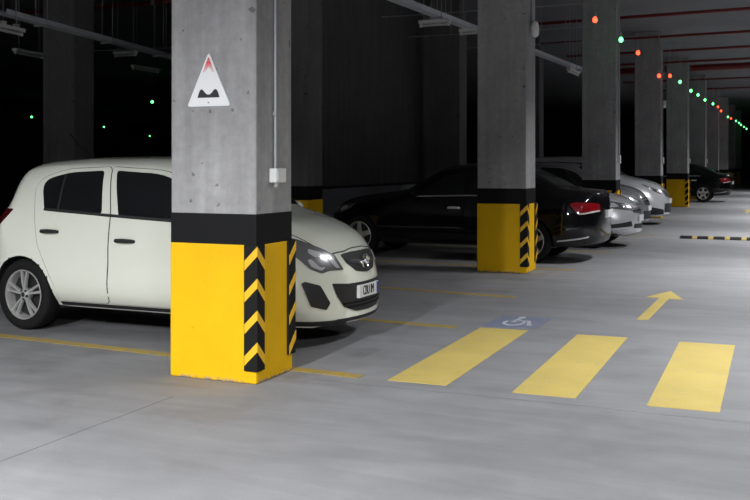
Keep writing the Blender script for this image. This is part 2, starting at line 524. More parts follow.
def car(name, label, cat, loc, rz, spec, body, paintm):
    root = tag(empty(name, loc, rz), label, cat)
    B = spec
    w0, wb, R, wy = B.get('w0', 0), B['wb'], B['R'], B['wy']
    sx = B.get('wsx', 1)
    # body shell with wheel arches cut out
    bm = body.bm.copy()
    for f in bm.faces:
        f.smooth = True
        c = f.calc_center_median()
        f.material_index = 1 if (f.normal.z < -.75 and c.z < .5) else 0
    me = bpy.data.meshes.new('body'); bm.to_mesh(me); bm.free()
    me.materials.append(paintm); me.materials.append(M['dark_plastic'])
    o = bpy.data.objects.new('body', me); C.objects.link(o)
    cb = bmesh.new()
    for cx in (w0, wb):
        for sd in (1, -1):
            A = B['arch']; seg = 40
            rings = []
            for y in (sd * 1.2, sd * .50):
                rings.append([cb.verts.new((cx + A * B.get('asx', 1) * math.cos(2 * PI * k / seg), y, R + A * math.sin(2 * PI * k / seg))) for k in range(seg)])
            for k in range(seg): cb.faces.new((rings[0][k], rings[0][(k + 1) % seg], rings[1][(k + 1) % seg], rings[1][k]))
            cb.faces.new(rings[0][::-1]); cb.faces.new(rings[1])
    bmesh.ops.recalc_face_normals(cb, faces=cb.faces)
    cme = bpy.data.meshes.new('cut'); cb.to_mesh(cme); cb.free(); cme.materials.append(M['dark_plastic'])
    co = bpy.data.objects.new('cut', cme); C.objects.link(co)
    md = o.modifiers.new('b', 'BOOLEAN'); md.object = co; md.operation = 'DIFFERENCE'; md.solver = 'MANIFOLD'
    dg = bpy.context.evaluated_depsgraph_get(); dg.update()
    nm = bpy.data.meshes.new_from_object(o.evaluated_get(dg), depsgraph=dg)
    nm.name = 'body'; o.modifiers.clear(); o.data = nm
    bpy.data.objects.remove(co)
    for p in nm.polygons:
        p.use_smooth = True; c = p.center
        for cx in (w0, wb):
            d = math.hypot((c.x - cx) / B.get('asx', 1), c.z - R)
            if abs(c.y) > .49 and (abs(d - B['arch']) < .004 or (d < B['arch'] and abs(abs(c.y) - .5) < .002)): p.material_index = 1
    nm.set_sharp_from_angle(angle=math.radians(38))
    o.parent = root
    # wheels
    for cx in (w0, wb):
        for sd in (1, -1):
            w = empty('wheel', (cx, sd * wy, R), 0 if sd > 0 else PI, root); w.scale = (sx, 1, 1)
            for p in wheel_meshes(B['rim'], R):
                q = p.copy(); C.objects.link(q); q.parent = w
    P = lambda *a, **k: patch(body, *a, **k)
    for sd in (1, -1):
        for dk, dr in enumerate(B['doors']):
            ol = rounded(dr['outline'], .05)
            door = P('door', ol, 'side', paintm, root, side=sd, off=.005, depth=.006, cell=.035)
            P('door_seam', grow(ol, .006), 'side', M['seam'], door, side=sd, off=.0015, depth=.004, cell=.06)
            P('door_glass', rounded(dr['glass'], .03), 'side', M['glass'], door, side=sd, off=.009, depth=.008, cell=.05)
            if 'divider' in dr: P('window_divider', dr['divider'], 'side', M['dark_plastic'], door, side=sd, off=.012, depth=.006)
            hx, hz, hw = dr['handle']
            loc_, n_ = body.hit((hx, 3 * sd, hz), (0, -sd, 0))
            hb = bmesh.new()
            tube(hb, [(hx - hw, loc_.y + sd * .004, hz), (hx - hw * .86, loc_.y + sd * .03, hz + .004), (hx, loc_.y + sd * .04, hz + .006), (hx + hw * .86, loc_.y + sd * .03, hz + .004), (hx + hw, loc_.y + sd * .004, hz)], [.012, .016, .018, .016, .012], 10)
            link('handle', hb, M[B['handle_mat']], door, True)
        if 'belt_trim' in B:
            P('belt_trim', B['belt_trim'], 'side', M[B.get('belt_mat', 'dark_plastic')], root, side=sd, off=.013, depth=.010, cell=.08)
        if 'sill_trim' in B:
            P('sill_trim', B['sill_trim'], 'side', M['dark_plastic'], root, side=sd, off=.006, depth=.008, cell=.08)
        for q in B.get('side_glass', []): P('quarter_glass', rounded(q, .02), 'side', M['glass'], root, side=sd, off=.008, depth=.008)
        # mirror
        mx, mz = B['mirror']
        hl, hn = body.hit((mx, 3 * sd, mz), (0, -sd, 0))
        bb = bmesh.new(); bmesh.ops.create_uvsphere(bb, u_segments=16, v_segments=10, radius=1)
        for v in bb.verts:
            v.co = Vector((mx + .02 + v.co.x * (.065 if v.co.x > 0 else .035), hl.y + sd * .11 + v.co.y * .09, mz + .04 + v.co.z * .06))
        tube(bb, [(mx, hl.y - sd * .02, mz - .01), (mx + .01, hl.y + sd * .06, mz + .01)], .025, 8)
        link('wing_mirror', bb, paintm, root, True, sharp=60)
        # lamps
        for key, view in (('head', B['head_view']),):
            hp = P('headlamp', rounded(B['head'], .02), view, M['lamp_dark'], root, side=sd, off=.007, depth=.012, cell=.025)
            for r_ in B['head_bits']: P('reflector', rounded(r_, .015), view, M['lamp_bright'], hp, side=sd, off=.011, depth=.006, cell=.02)
        tl = P('tail_lamp', rounded(B['tail'], .02), B['tail_view'], M[B.get('tail_mat', 'tail')], root, side=sd, off=.008, depth=.012, cell=.025)
        for r_ in B['tail_bits']: P('clear_strip', rounded(r_, .008), B['tail_view'], M['tail_clear'], tl, side=sd, off=.012, depth=.006, cell=.02)
        for nm_, ol, mk, vw in B.get('side_bits', []):
            P(nm_, rounded(ol, .012), vw, M[mk], root, side=sd, off=.006, depth=.010, cell=.03)
    P('windscreen', rounded(B['screen'], .06), 'front', M['glass'], root, off=.006, depth=.008, cell=.03)
    P('rear_window', rounded(B['rearwin'], .05), 'rear', M['glass'], root, off=.006, depth=.008, cell=.03)
    # bonnet with its shut line
    ol = rounded(B['bonnet'], .04)
    bn = P('bonnet', ol, 'top', paintm, root, off=.006, depth=.006, cell=.03)
    P('bonnet_seam', grow(ol, .005), 'top', M['seam'], bn, off=.002, depth=.004, cell=.03)
    for nm_, ol, mk, vw, *sub in B['centre_bits']:
        g = P(nm_, rounded(ol, .015), vw, M[mk], root, off=.008, depth=.012, cell=.03)
        for k, (n2, o2, m2) in enumerate(sub):
            P(n2, rounded(o2, .006), vw, M[m2], g, off=.013 + .0015 * k, depth=.008, cell=.03)
    return root

def mirror_y(half):
    """half outline (v from the centre outwards) -> full symmetric outline"""
    return half + [(-u, v) + tuple(r) for u, v, *r in reversed(half)]

HATCH = [
 (-.60, .36, .42, .52, .42, .55, .52, .52, .62, .42, .68, .70),
 (-.57, .30, .55, .66, .40, .69, .58, .64, .80, .48, .86, .88),
 (-.50, .26, .60, .70, .37, .74, .62, .69, .93, .51, .99, 1.01),
 (-.42, .25, .62, .725, .35, .765, .65, .71, .985, .515, 1.06, 1.10),
 (-.33, .25, .64, .735, .35, .775, .66, .715, 1.01, .515, 1.19, 1.24),
 (-.25, .25, .65, .74, .34, .78, .66, .72, 1.015, .52, 1.315, 1.375),
 (-.14, .25, .65, .74, .34, .782, .66, .722, 1.018, .53, 1.365, 1.435),
 (.10, .24, .66, .745, .34, .785, .66, .725, 1.02, .54, 1.395, 1.465),
 (.5, .22, .66, .74, .32, .785, .64, .725, 1.01, .55, 1.41, 1.485),
 (1.0, .22, .66, .74, .31, .785, .62, .725, .99, .555, 1.405, 1.488),
 (1.4, .22, .66, .74, .31, .785, .60, .72, .97, .545, 1.375, 1.47),
 (1.62, .22, .66, .74, .31, .785, .60, .72, .955, .54, 1.31, 1.415),
 (1.85, .22, .66, .74, .31, .785, .60, .72, .945, .55, 1.145, 1.24),
 (2.02, .22, .66, .74, .31, .785, .60, .715, .935, .565, 1.02, 1.08),
 (2.2, .22, .66, .745, .31, .785, .60, .70, .915, .56, .975, 1.015),
 (2.45, .19, .64, .735, .31, .775, .58, .66, .85, .52, .915, .955),
 (2.68, .175, .60, .71, .30, .745, .53, .61, .76, .47, .825, .86),
 (2.775, .17, .57, .68, .29, .715, .49, .58, .68, .45, .74, .77),
 (2.835, .17, .54, .65, .28, .68, .45, .555, .60, .43, .65, .675),
 (2.873, .185, .50, .61, .28, .635, .42, .53, .53, .40, .565, .585),
 (2.89, .22, .46, .56, .30, .58, .40, .48, .48, .36, .50, .51)]
SEDAN = [
 (-.78, .38, .45, .56, .45, .59, .55, .54, .66, .44, .72, .74),
 (-.765, .33, .56, .67, .42, .70, .60, .65, .80, .50, .88, .90),
 (-.74, .29, .60, .71, .38, .745, .62, .69, .88, .53, .97, .99),
 (-.69, .27, .62, .74, .36, .77, .64, .70, .905, .54, 1.01, 1.035),
 (-.5, .25, .64, .77, .34, .80, .64, .725, .915, .56, 1.025, 1.05),
 (-.27, .24, .66, .78, .33, .81, .64, .735, .92, .56, 1.045, 1.075),
 (.05, .23, .66, .78, .32, .81, .64, .735, .925, .555, 1.17, 1.225),
 (.38, .22, .66, .78, .31, .81, .63, .735, .925, .545, 1.285, 1.365),
 (.8, .22, .66, .78, .31, .81, .62, .735, .925, .55, 1.335, 1.42),
 (1.2, .22, .66, .78, .31, .81, .61, .735, .92, .555, 1.34, 1.43),
 (1.55, .22, .66, .78, .31, .81, .61, .735, .915, .545, 1.305, 1.395),
 (1.85, .22, .66, .78, .31, .81, .60, .735, .91, .56, 1.17, 1.255),
 (2.15, .22, .66, .78, .31, .81, .60, .73, .90, .58, 1.01, 1.07),
 (2.4, .22, .66, .785, .31, .815, .60, .72, .885, .58, .955, 1.0),
 (2.9, .21, .64, .775, .31, .805, .58, .69, .82, .55, .895, .935),
 (3.25, .20, .61, .74, .30, .77, .55, .64, .75, .51, .825, .86),
 (3.42, .20, .58, .71, .30, .735, .51, .60, .68, .48, .755, .785),
 (3.52, .21, .55, .67, .29, .69, .47, .57, .61, .45, .67, .695),
 (3.58, .23, .51, .62, .30, .64, .44, .53, .54, .42, .58, .60),
 (3.60, .26, .47, .57, .32, .59, .42, .49, .49, .38, .51, .52)]
def scaled(rows, kx, ky, kz, dz=0):
    out = []
    for r in rows:
        x, zb, wb, ws, zs, wm, zm, wl, zl, wr, zr, zt = r
        out.append((x * kx, zb * kz + dz, wb * ky, ws * ky, zs * kz + dz, wm * ky, zm * kz, wl * ky, zl * kz, wr * ky, zr * kz, zt * kz))
    return out

def arch_pts(cx, R, A, a0, a1, n=7):
    return [(cx + A * math.cos(math.radians(a0 + (a1 - a0) * k / n)), R + A * math.sin(math.radians(a0 + (a1 - a0) * k / n)), .01) for k in range(n + 1)]

def sc(pts, kx, kz):
    return [(p[0] * kx, p[1] * kz) + tuple(p[2:]) for p in pts]

def hatch_spec(kx=1.0, kz=1.0, ky=1.0, R=.305, rim='double', handle='dark_plastic', wsx=.93):
    wb = 2.2 * kx
    rear_door = [(.895, .275), (.925, .62), (.90, 1.0), (.80, 1.395, .04), (.30, 1.375, .18), (.03, 1.27, .12), (.10, 1.04, .1), (.185, .74, .06), (.27, .58, .03), (.35, .42, .02), (.385, .275)]
    front_door = [(1.90, .275), (1.93, .60), (1.90, .955, .05), (1.64, 1.245, .05), (1.38, 1.365, .14), (.813, 1.395, .03), (.913, 1.0), (.938, .62), (.908, .275)]
    rg = [(.815, 1.01), (.74, 1.362), (.36, 1.345, .16), (.11, 1.275, .10), (.205, 1.04, .02)]
    fg = [(1.84, .955), (1.60, 1.225, .05), (1.34, 1.335, .12), (.872, 1.362), (.99, .99)]
    S_ = lambda p: sc(p, kx, kz)
    spec = dict(wb=wb, R=R, wy=.665 * ky, arch=R * 1.10, asx=.96, rim=rim, wsx=wsx, handle_mat=handle,
        doors=[dict(outline=S_(rear_door), glass=S_(rg), handle=(.31 * kx, .853 * kz, .085), divider=S_([(.345, 1.032), (.362, 1.032), (.352, 1.325), (.335, 1.325)])),
               dict(outline=S_(front_door), glass=S_(fg), handle=(1.09 * kx, .797 * kz, .09))],
        belt_trim=S_([(.205, 1.024), (.205, 1.046), (.90, 1.008), (1.84, .962), (1.84, .940), (.90, .986)]),
        sill_trim=S_([(.36, .235), (.36, .262), (1.9, .262), (1.9, .235)]),
        mirror=(1.78 * kx, .98 * kz),
        screen=mirror_y([(0, 1.435 * kz), (.47 * ky, 1.375 * kz), (.60 * ky, 1.06 * kz), (0, 1.085 * kz)]),
        rearwin=mirror_y([(0, 1.35 * kz), (.42 * ky, 1.28 * kz), (.50 * ky, 1.09 * kz), (0, 1.07 * kz)]),
        bonnet=sc([(2.08, .53), (2.45, .515), (2.62, .46), (2.735, .37), (2.778, .22), (2.788, 0), (2.778, -.22), (2.735, -.37), (2.62, -.46), (2.45, -.515), (2.08, -.53)], kx, ky),
        tail_view='side', tail=S_([(-.46, 1.03), (-.14, 1.034), (-.19, .975), (-.257, .90), (-.33, .80), (-.46, .74)]), tail_bits=[S_([(-.43, .80), (-.335, .84), (-.355, .81), (-.43, .77)])])
    return spec

def plate_on(body, parent, view, y, z, w, h, text, mirror=False, blue_side=1, flip=False):
    fo, d = ray_dir(view)
    loc, n = body.hit(fo(y, z), d)
    s_ = 1 if view == 'front' else -1
    pb = bmesh.new()
    box(pb, loc.x - s_ * .012, loc.x + s_ * .016, y - w / 2, y + w / 2, z - h / 2, z + h / 2, .003)
    pl = link('number_plate', pb, M['plate'], parent)
    bb = bmesh.new(); box(bb, loc.x + s_ * .014, loc.x + s_ * .018, y + blue_side * (w / 2 - .038), y + blue_side * (w / 2 - .004), z - h / 2 + .004, z + h / 2 - .004)
    link('blue_band', bb, M['plate_blue'], pl)
    mtx = Matrix.Translation((loc.x + s_ * .0175, y - blue_side * .018, z)) @ (Matrix(((0, 0, 1, 0), (1, 0, 0, 0), (0, 1, 0, 0), (0, 0, 0, 1))) if s_ > 0 else Matrix(((0, 0, -1, 0), (-1, 0, 0, 0), (0, 1, 0, 0), (0, 0, 0, 1)))) @ Matrix.Diagonal((.62, 1, 1, 1))
    if text: text_mesh(text, h * 1.05, 'characters', M['ink'], pl, mtx, mirror)
    return pl


# ------------------------------------------------------------------ the cars
CREAM = (0, 0)
hb = Body(HATCH, .36, .24, ex=2.2)
sp = hatch_spec()
sp.update(head_view='quarter', tail_mat='tail_smoked',
    head=[(-0.290, .875), (-0.123, .832), (0.039, .768), (0.154, .712), (0.220, .597, .008), (0.086, .598), (0.025, .580), (-0.071, .618), (-0.152, .694), (-0.290, .80)],
    head_bits=[[(-0.070, .765), (0.035, .735), (0.050, .705), (-0.015, .70), (-0.070, .735)], [(-0.085, .685), (-0.055, .69), (0.010, .625), (0.060, .625), (0.020, .60), (-0.060, .635)],
               [(0.075, .70), (0.130, .69), (0.185, .612), (0.155, .612), (0.110, .655)], [(-0.250, .835), (-0.170, .815), (-0.175, .77), (-0.250, .79)]],
    side_bits=[('fog_recess', [(-0.150, .515), (-0.120, .528), (0.001, .494), (0.087, .354), (0.053, .304), (-0.080, .34)], 'dark_plastic', 'quarter'),
               ('bumper_lip', [(-.30, .19), (-.30, .225), (.25, .215), (.25, .18)], 'dark_plastic', 'quarter'),
               ('tail_panel', [(-.50, .46), (-.30, .46), (-.30, .42), (-.50, .42)], 'tail', 'side')],
    centre_bits=[('grille', mirror_y([(0, .722), (.15, .722), (.275, .71), (.25, .64), (.16, .575), (0, .555)]), 'dark_plastic', 'front',
                   ('chrome_bar', mirror_y([(0, .655), (.10, .655), (.25, .672), (.235, .645), (.12, .618), (0, .616)]), 'chrome')),
                 ('lower_intake', mirror_y([(0, .485), (.28, .487), (.44, .502), (.40, .41), (.33, .311), (.20, .265), (0, .258)]), 'dark_plastic', 'front'),
                 ('front_lip', mirror_y([(0, .222), (.40, .222), (.40, .195), (0, .195)]), 'dark_plastic', 'front')])
white = car('white_hatchback', 'pearl white five-door hatchback parked behind the nearest yellow column', 'car', (-6.05, 7.08, 0), 0, sp, hb, M['p_white'])
pl = plate_on(hb, white, 'front', 0, .413, .37, .10, 'CBU IM', False, 1)
loc_, n_ = hb.hit((8, 0, .636), (-1, 0, 0))
eb = bmesh.new()
lathe(eb, [(.050, .0), (.062, .0), (.064, .012), (.056, .018), (.050, .012)], 'x', 28, True, (loc_.x + .008, 0, .636))
link('badge_ring', eb, M['chrome'], white, True)
eb = bmesh.new()
z_ = [(-.075, .006), (-.012, .016), (.018, -.002), (.075, -.006), (.012, -.016), (-.018, .002)]
prism(eb, [(loc_.x + .014, a * .95, .636 + b * 1.5) for a, b in z_], (.010, 0, 0))
link('badge_emblem', eb, M['chrome'], white)
# grille mesh slats in the lower intake
lo = [c for c in white.children if c.name.startswith('lower_intake')][0]
for zz in (.305, .335):
    w_ = .30 if zz < .32 else .34
    patch(hb, 'grille_slat', mirror_y([(0, zz + .006), (w_, zz + .006), (w_, zz - .006), (0, zz - .006)]), 'front', M['grey_plastic' if False else 'rubber'], lo, off=.015, depth=.01)
ab = bmesh.new(); tube(ab, [(.10, .02, 1.46), (-.02, .02, 1.56), (-.17, .02, 1.70)], [.010, .006, .004], 8)
link('roof_aerial', ab, M['rubber'], white, True)

def sedan_spec():
    rear_door = [(1.17, .275), (1.18, .92), (1.15, 1.335, .04), (.62, 1.325, .12), (.36, 1.21, .06), (.32, .95, .08), (.45, .67, .06), (.55, .50, .03), (.60, .36, .03), (.62, .275)]
    front_door = [(2.05, .275), (2.08, .60), (2.04, .90, .05), (1.80, 1.13, .05), (1.52, 1.285, .10), (1.165, 1.335), (1.195, .92), (1.185, .275)]
    rg = [(1.12, .965), (1.10, 1.30), (.66, 1.295, .12), (.43, 1.195, .05), (.38, .965)]
    fg = [(1.96, .935), (1.76, 1.105, .05), (1.50, 1.25, .08), (1.20, 1.30), (1.22, .96)]
    return dict(w0=.20, wb=2.88, R=.315, wy=.70, arch=.35, asx=.97, rim='five', wsx=.93, handle_mat='plate',
        doors=[dict(outline=rear_door, glass=rg, handle=(.52, .79, .085)), dict(outline=front_door, glass=fg, handle=(1.345, .767, .09))],
        belt_trim=[(.30, .945), (.30, .962), (1.2, .957), (1.96, .934), (1.96, .918), (1.2, .941)], belt_mat='grey_plastic',
        sill_trim=[(.62, .235), (.62, .262), (2.45, .262), (2.45, .235)],
        side_glass=[[(.33, .965), (.36, 1.15), (.14, 1.075), (.10, 1.0)]],
        mirror=(1.93, .95),
        screen=mirror_y([(0, 1.385), (.47, 1.33), (.61, 1.04), (0, 1.075)]),
        rearwin=mirror_y([(0, 1.355), (.43, 1.30), (.54, 1.10), (0, 1.085)]),
        bonnet=[(2.30, .55), (2.9, .54), (3.2, .49), (3.36, .38), (3.44, .22), (3.465, 0), (3.44, -.22), (3.36, -.38), (3.2, -.49), (2.9, -.54), (2.30, -.55)],
        tail_view='rquarter', tail=[(-.432, .852), (-.343, .876), (-.05, .862), (.07, .842), (.07, .742), (-.102, .728), (-.342, .702)],
        tail_bits=[[(-.345, .722), (-.10, .752), (.05, .762), (.05, .742), (-.10, .730), (-.335, .704)]],
        head_view='quarter', head=[(.08, .81), (.315, .785), (.60, .735), (.74, .69), (.68, .625), (.27, .665), (.13, .735)],
        head_bits=[[(.20, .76), (.34, .755), (.40, .70), (.30, .685), (.21, .715)], [(.46, .735), (.60, .715), (.62, .665), (.50, .665)]],
        side_bits=[('fog_strip', [(.15, .40), (.60, .455), (.63, .372), (.167, .340)], 'dark_plastic', 'quarter'),
                   ('bumper_strip', [(.14, .325), (.64, .345), (.64, .318), (.14, .298)], 'chrome', 'quarter'),
                   ('rear_bumper_strip', [(-.56, .338), (-.178, .405), (-.178, .385), (-.56, .316)], 'chrome', 'rquarter')],
        centre_bits=[('grille', mirror_y([(0, .675), (.33, .665), (.36, .60), (0, .565)]), 'dark_plastic', 'front',
                       ('grille_bar', mirror_y([(0, .632), (.34, .628), (.34, .616), (0, .618)]), 'chrome')),
                     ('lower_intake', mirror_y([(0, .40), (.36, .405), (.38, .335), (0, .315)]), 'dark_plastic', 'front'),
                     ('boot_seam', mirror_y([(0, .985), (.49, .94), (.50, .932), (0, .976)]), 'seam', 'rear')])
sb = Body(SEDAN, .34, .20)
ss = sedan_spec()
black = car('black_sedan', 'glossy black sedan parked tail out beside the second yellow column', 'car', (-3.264, 14.22, 0), PI, ss, sb, M['p_black'])
plate_on(sb, black, 'rear', 0, .70, .44, .105, '', False)
silver = car('silver_sedan', 'pale silver sedan parked nose out beside the tail of the black sedan', 'car', (-6.02, 16.95, 0), 0, ss, sb, M['p_silver'])
plate_on(sb, silver, 'front', 0, .49, .44, .105, '', False)
far = car('black_saloon', 'small distant black car parked tail out beyond the fifth column', 'car', (-2.88, 37.75, 0), PI, ss, sb, M['p_black'])
plate_on(sb, far, 'rear', 0, .70, .44, .105, '', False)

cb_ = Body(scaled(HATCH, 1.2, 1.03, 1.07, .02), .30, .2)
cs = hatch_spec(1.2, 1.07, 1.03, .35, 'five', 'dark_plastic')
cs.update(head_view='quarter', head=[(.04, .95), (.20, .895), (.45, .80), (.60, .765), (.44, .715), (.26, .79)],
    head_bits=[[(.14, .895), (.25, .855), (.28, .81), (.18, .86)], [(.36, .81), (.48, .775), (.46, .735), (.38, .76)]],
    side_bits=[('wheel_cladding', [(.02, .45), (.02, .25), (.50, .25), (.50, .36)], 'dark_plastic', 'quarter')],
    centre_bits=[('grille', mirror_y([(0, .80), (.35, .79), (.30, .66), (0, .61)]), 'dark_plastic', 'front', ('chrome_chevron', mirror_y([(0, .66), (.29, .785), (.33, .785), (.06, .635), (0, .63)]), 'chrome')),
                 ('lower_intake', mirror_y([(0, .50), (.42, .50), (.44, .30), (0, .27)]), 'dark_plastic', 'front')])
cs['sill_trim'] = sc([(.36, .24), (.36, .40), (1.9, .40), (1.9, .24)], 1.2, 1)
cross = car('white_crossover', 'tall white crossover parked nose out in front of the fourth column', 'car', (-6.14, 23.35, 0), 0, cs, cb_, M['p_cold'])
plate_on(cb_, cross, 'front', 0, .55, .44, .105, '', False)

db_ = Body(scaled(HATCH, 1.1, 1.0, .98), .30, .2)
dsp = hatch_spec(1.1, .98, 1.0, .31, 'five', 'dark_plastic')
dsp.update(head_view='quarter', tail_mat='tail_smoked', head=[(-.02, .74), (.10, .725), (.30, .63), (.36, .555), (.20, .545), (.06, .63)],
    head_bits=[[(.08, .69), (.18, .65), (.22, .59), (.12, .63)]],
    side_bits=[('fog_recess', [(.08, .46), (.24, .43), (.26, .30), (.10, .32)], 'dark_plastic', 'quarter')],
    centre_bits=[('grille', mirror_y([(0, .70), (.33, .69), (.30, .55), (0, .53)]), 'dark_plastic', 'front', ('chrome_bar', mirror_y([(0, .63), (.31, .635), (.31, .615), (0, .605)]), 'chrome')),
                 ('lower_intake', mirror_y([(0, .42), (.40, .42), (.40, .25), (0, .24)]), 'dark_plastic', 'front')])
dark = car('grey_hatchback', 'metallic grey hatchback whose nose shows between the silver sedan and the white crossover', 'car', (-6.03, 21.2, 0), 0, dsp, db_, M['p_gun'])
plate_on(db_, dark, 'front', 0, .47, .44, .105, '', False)

# ------------------------------------------------------------------ the setting
HC = 4.85
def slab(name, x0, x1, y0, y1, z0, z1, m):
    bm = bmesh.new(); box(bm, x0, x1, y0, y1, z0, z1); return struct(link(name, bm, m))
slab('floor', -60, 9, -8, 82, -.2, 0, M['floor'])
slab('ceiling', -60, 9, -8, 82, HC, HC + .3, M['conc_ceiling'])
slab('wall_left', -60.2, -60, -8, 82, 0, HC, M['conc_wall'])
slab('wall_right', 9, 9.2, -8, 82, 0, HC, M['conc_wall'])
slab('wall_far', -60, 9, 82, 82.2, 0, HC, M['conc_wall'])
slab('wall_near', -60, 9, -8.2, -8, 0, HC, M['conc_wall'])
# the partition behind the parked cars, painted grey to waist height
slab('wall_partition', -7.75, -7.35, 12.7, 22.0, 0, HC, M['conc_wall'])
slab('trim_1', -7.352, -7.335, 12.72, 22.0, 0, .985, M['wall_low'])
slab('trim_2', -7.352, -7.33, 12.72, 22.0, .985, 1.03, M['black_band'])

# ------------------------------------------------------------------ columns
ORD = ['nearest', 'second', 'third', 'fourth', 'fifth', 'sixth', 'seventh', 'eighth', 'ninth', 'tenth']
def make_column(w, d, guards=True):
    """local frame: front right corner at the origin, body to -x and +y"""
    root = empty('concrete_column')
    bm = bmesh.new(); box(bm, -w, 0, 0, d, 1.09, HC, .012); link('shaft', bm, M['conc' if guards else 'conc_shaded'], root)
    bm = bmesh.new(); box(bm, -w - .003, .003, -.003, d + .003, .885, 1.10, .010); link('black_band', bm, M['black_band'], root)
    bm = bmesh.new(); box(bm, -w - .005, .005, -.005, d + .005, 0, .905, .012); link('yellow_base', bm, M['yellow'], root)
    if guards:
        for far_ in (False, True):
            z0, z1 = (.085, .900) if not far_ else (.12, .90)
            t = .016; L = .08
            fy = (lambda v: -.005 - v) if not far_ else (lambda v: d + .005 + v)
            iy = (lambda v: v) if not far_ else (lambda v: d - v)
            bm = bmesh.new()
            box(bm, -L, .005 + t, min(fy(0), fy(t)), max(fy(0), fy(t)), z0, z1, .004)
            box(bm, .004, .005 + t, min(fy(t * .5), iy(L)), max(fy(t * .5), iy(L)), z0, z1, .004)
            g = link('corner_guard', bm, M['rubber'], root)
            for zc in (.83, .625, .42, .215):
                bm = bmesh.new(); h = .062; rise = .095
                y = fy(t)
                prism(bm, [(-L + .006, y, zc - rise), (.005 + t, y, zc), (.005 + t, y, zc + h), (-L + .006, y, zc - rise + h)], (0, fy(.002) - fy(0), 0))
                x = .005 + t
                prism(bm, [(x, y, zc), (x, iy(L - .006), zc - rise), (x, iy(L - .006), zc - rise + h), (x, y, zc + h)], (.002, 0, 0))
                link('chevron', bm, M['chevron'], g)
    return root
cw, cd = .66, .48
col0 = make_column(cw, cd)
for k in range(10):
    o = col0 if k == 0 else copy_thing(col0, (0, 0, 0))
    o.location = (-3.185, 5.372 + 6.8 * k, 0)
    lab = {0: 'nearest square concrete column with yellow base, carrying the triangular road sign',
           1: 'second concrete column with yellow base, beside the tail of the black sedan',
           2: 'third concrete column, rising behind the bonnet of the silver sedan',
           3: 'fourth concrete column, rising behind the bonnet of the white crossover',
           4: 'fifth concrete column with yellow base, in front of the distant black car'}.get(k, f'distant concrete column, {ORD[k]} in the row along the driving lane')
    tag(o, lab, 'column', 'columns along the driving lane')
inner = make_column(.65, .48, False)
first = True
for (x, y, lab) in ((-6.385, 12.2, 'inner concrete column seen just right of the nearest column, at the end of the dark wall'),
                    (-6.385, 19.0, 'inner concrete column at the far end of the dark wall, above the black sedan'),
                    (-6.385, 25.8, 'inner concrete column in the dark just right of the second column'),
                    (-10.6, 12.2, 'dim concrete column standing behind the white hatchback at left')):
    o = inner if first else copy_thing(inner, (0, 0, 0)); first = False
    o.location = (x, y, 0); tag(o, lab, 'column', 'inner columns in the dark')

# ------------------------------------------------------------------ things on the columns
# triangular road sign
sg = tag(empty('road_sign', (-3.54, 5.372, 1.806)), 'white triangular uneven-road sign with a faded red tip on the nearest column', 'sign')
bm = bmesh.new()
o2 = rounded([(-.168, -.002), (.168, -.002), (0, .355)], .022)
prism(bm, [(p.x, -.010, p.y) for p in o2], (0, .008, 0)); link('sign_plate', bm, M['sign_white'], sg)
bm = bmesh.new()
prism(bm, [(p.x, -.0125, p.y) for p in rounded([(0, .325, .012), (.046, .222, .006), (.024, .226, .004), (0, .262, .01), (-.024, .226, .004), (-.046, .222, .006)], .004)], (0, .002, 0))
link('red_border', bm, M['sign_red'], sg)
bm = bmesh.new()
hp_ = [(0, 0), (.05, .026), (.11, .048), (.18, .056), (.25, .050), (.34, .033), (.42, .022), (.5, .019)]
hp_ += [(1 - t, h) for t, h in reversed(hp_[:-1])]
pts = [(-.085 + .17 * t, .055 + h) for t, h in hp_]
prism(bm, [(x, -.0125, z) for x, z in pts], (0, .002, 0)); link('bump_symbol', bm, M['sign_black'], sg)
for z in (.30, .022):
    bm = bmesh.new(); lathe(bm, [(0, -.016), (.005, -.015), (.006, -.010), (0, -.010)], 'y', 10, cen=(0, 0, z)); link('screw', bm, M['grey_plastic'], sg, True)
# junction box and conduit on the right face
jb = tag(empty('junction_box', (-3.183, 5.60, 1.30)), 'small white junction box on the right face of the nearest column', 'junction box')
bm = bmesh.new(); box(bm, 0, .055, -.065, .075, .0, .095, .008); link('housing', bm, M['white_plastic'], jb)
bm = bmesh.new(); box(bm, .055, .060, -.05, .06, .012, .083, .004); link('lid', bm, M['white_plastic'], jb)
bm = bmesh.new(); lathe(bm, [(0, -.03), (.014, -.03), (.018, 0), (0, 0)], 'z', 12, cen=(.028, -.02, 0)); link('cable_gland', bm, M['grey_plastic'], jb, True)
def conduit(x, y, z0, z1, lab):
    r = tag(empty('conduit', (x, y, z0)), lab, 'conduit', 'conduits on column faces')
    bm = bmesh.new(); tube(bm, [(.012, 0, 0), (.012, 0, z1 - z0)], .011, 10); link('pipe', bm, M['conduit'], r, True)
    z = .35
    while z < z1 - z0:
        bm = bmesh.new(); box(bm, 0, .026, -.018, .018, z, z + .025, .003); link('clip', bm, M['grey_plastic'], r); z += .9
conduit(-3.183, 5.60, 1.395, HC, 'grey conduit running down the nearest column to the white junction box')
conduit(-3.183, 12.40, 3.27, HC, 'grey conduit above the white disc on the second column')
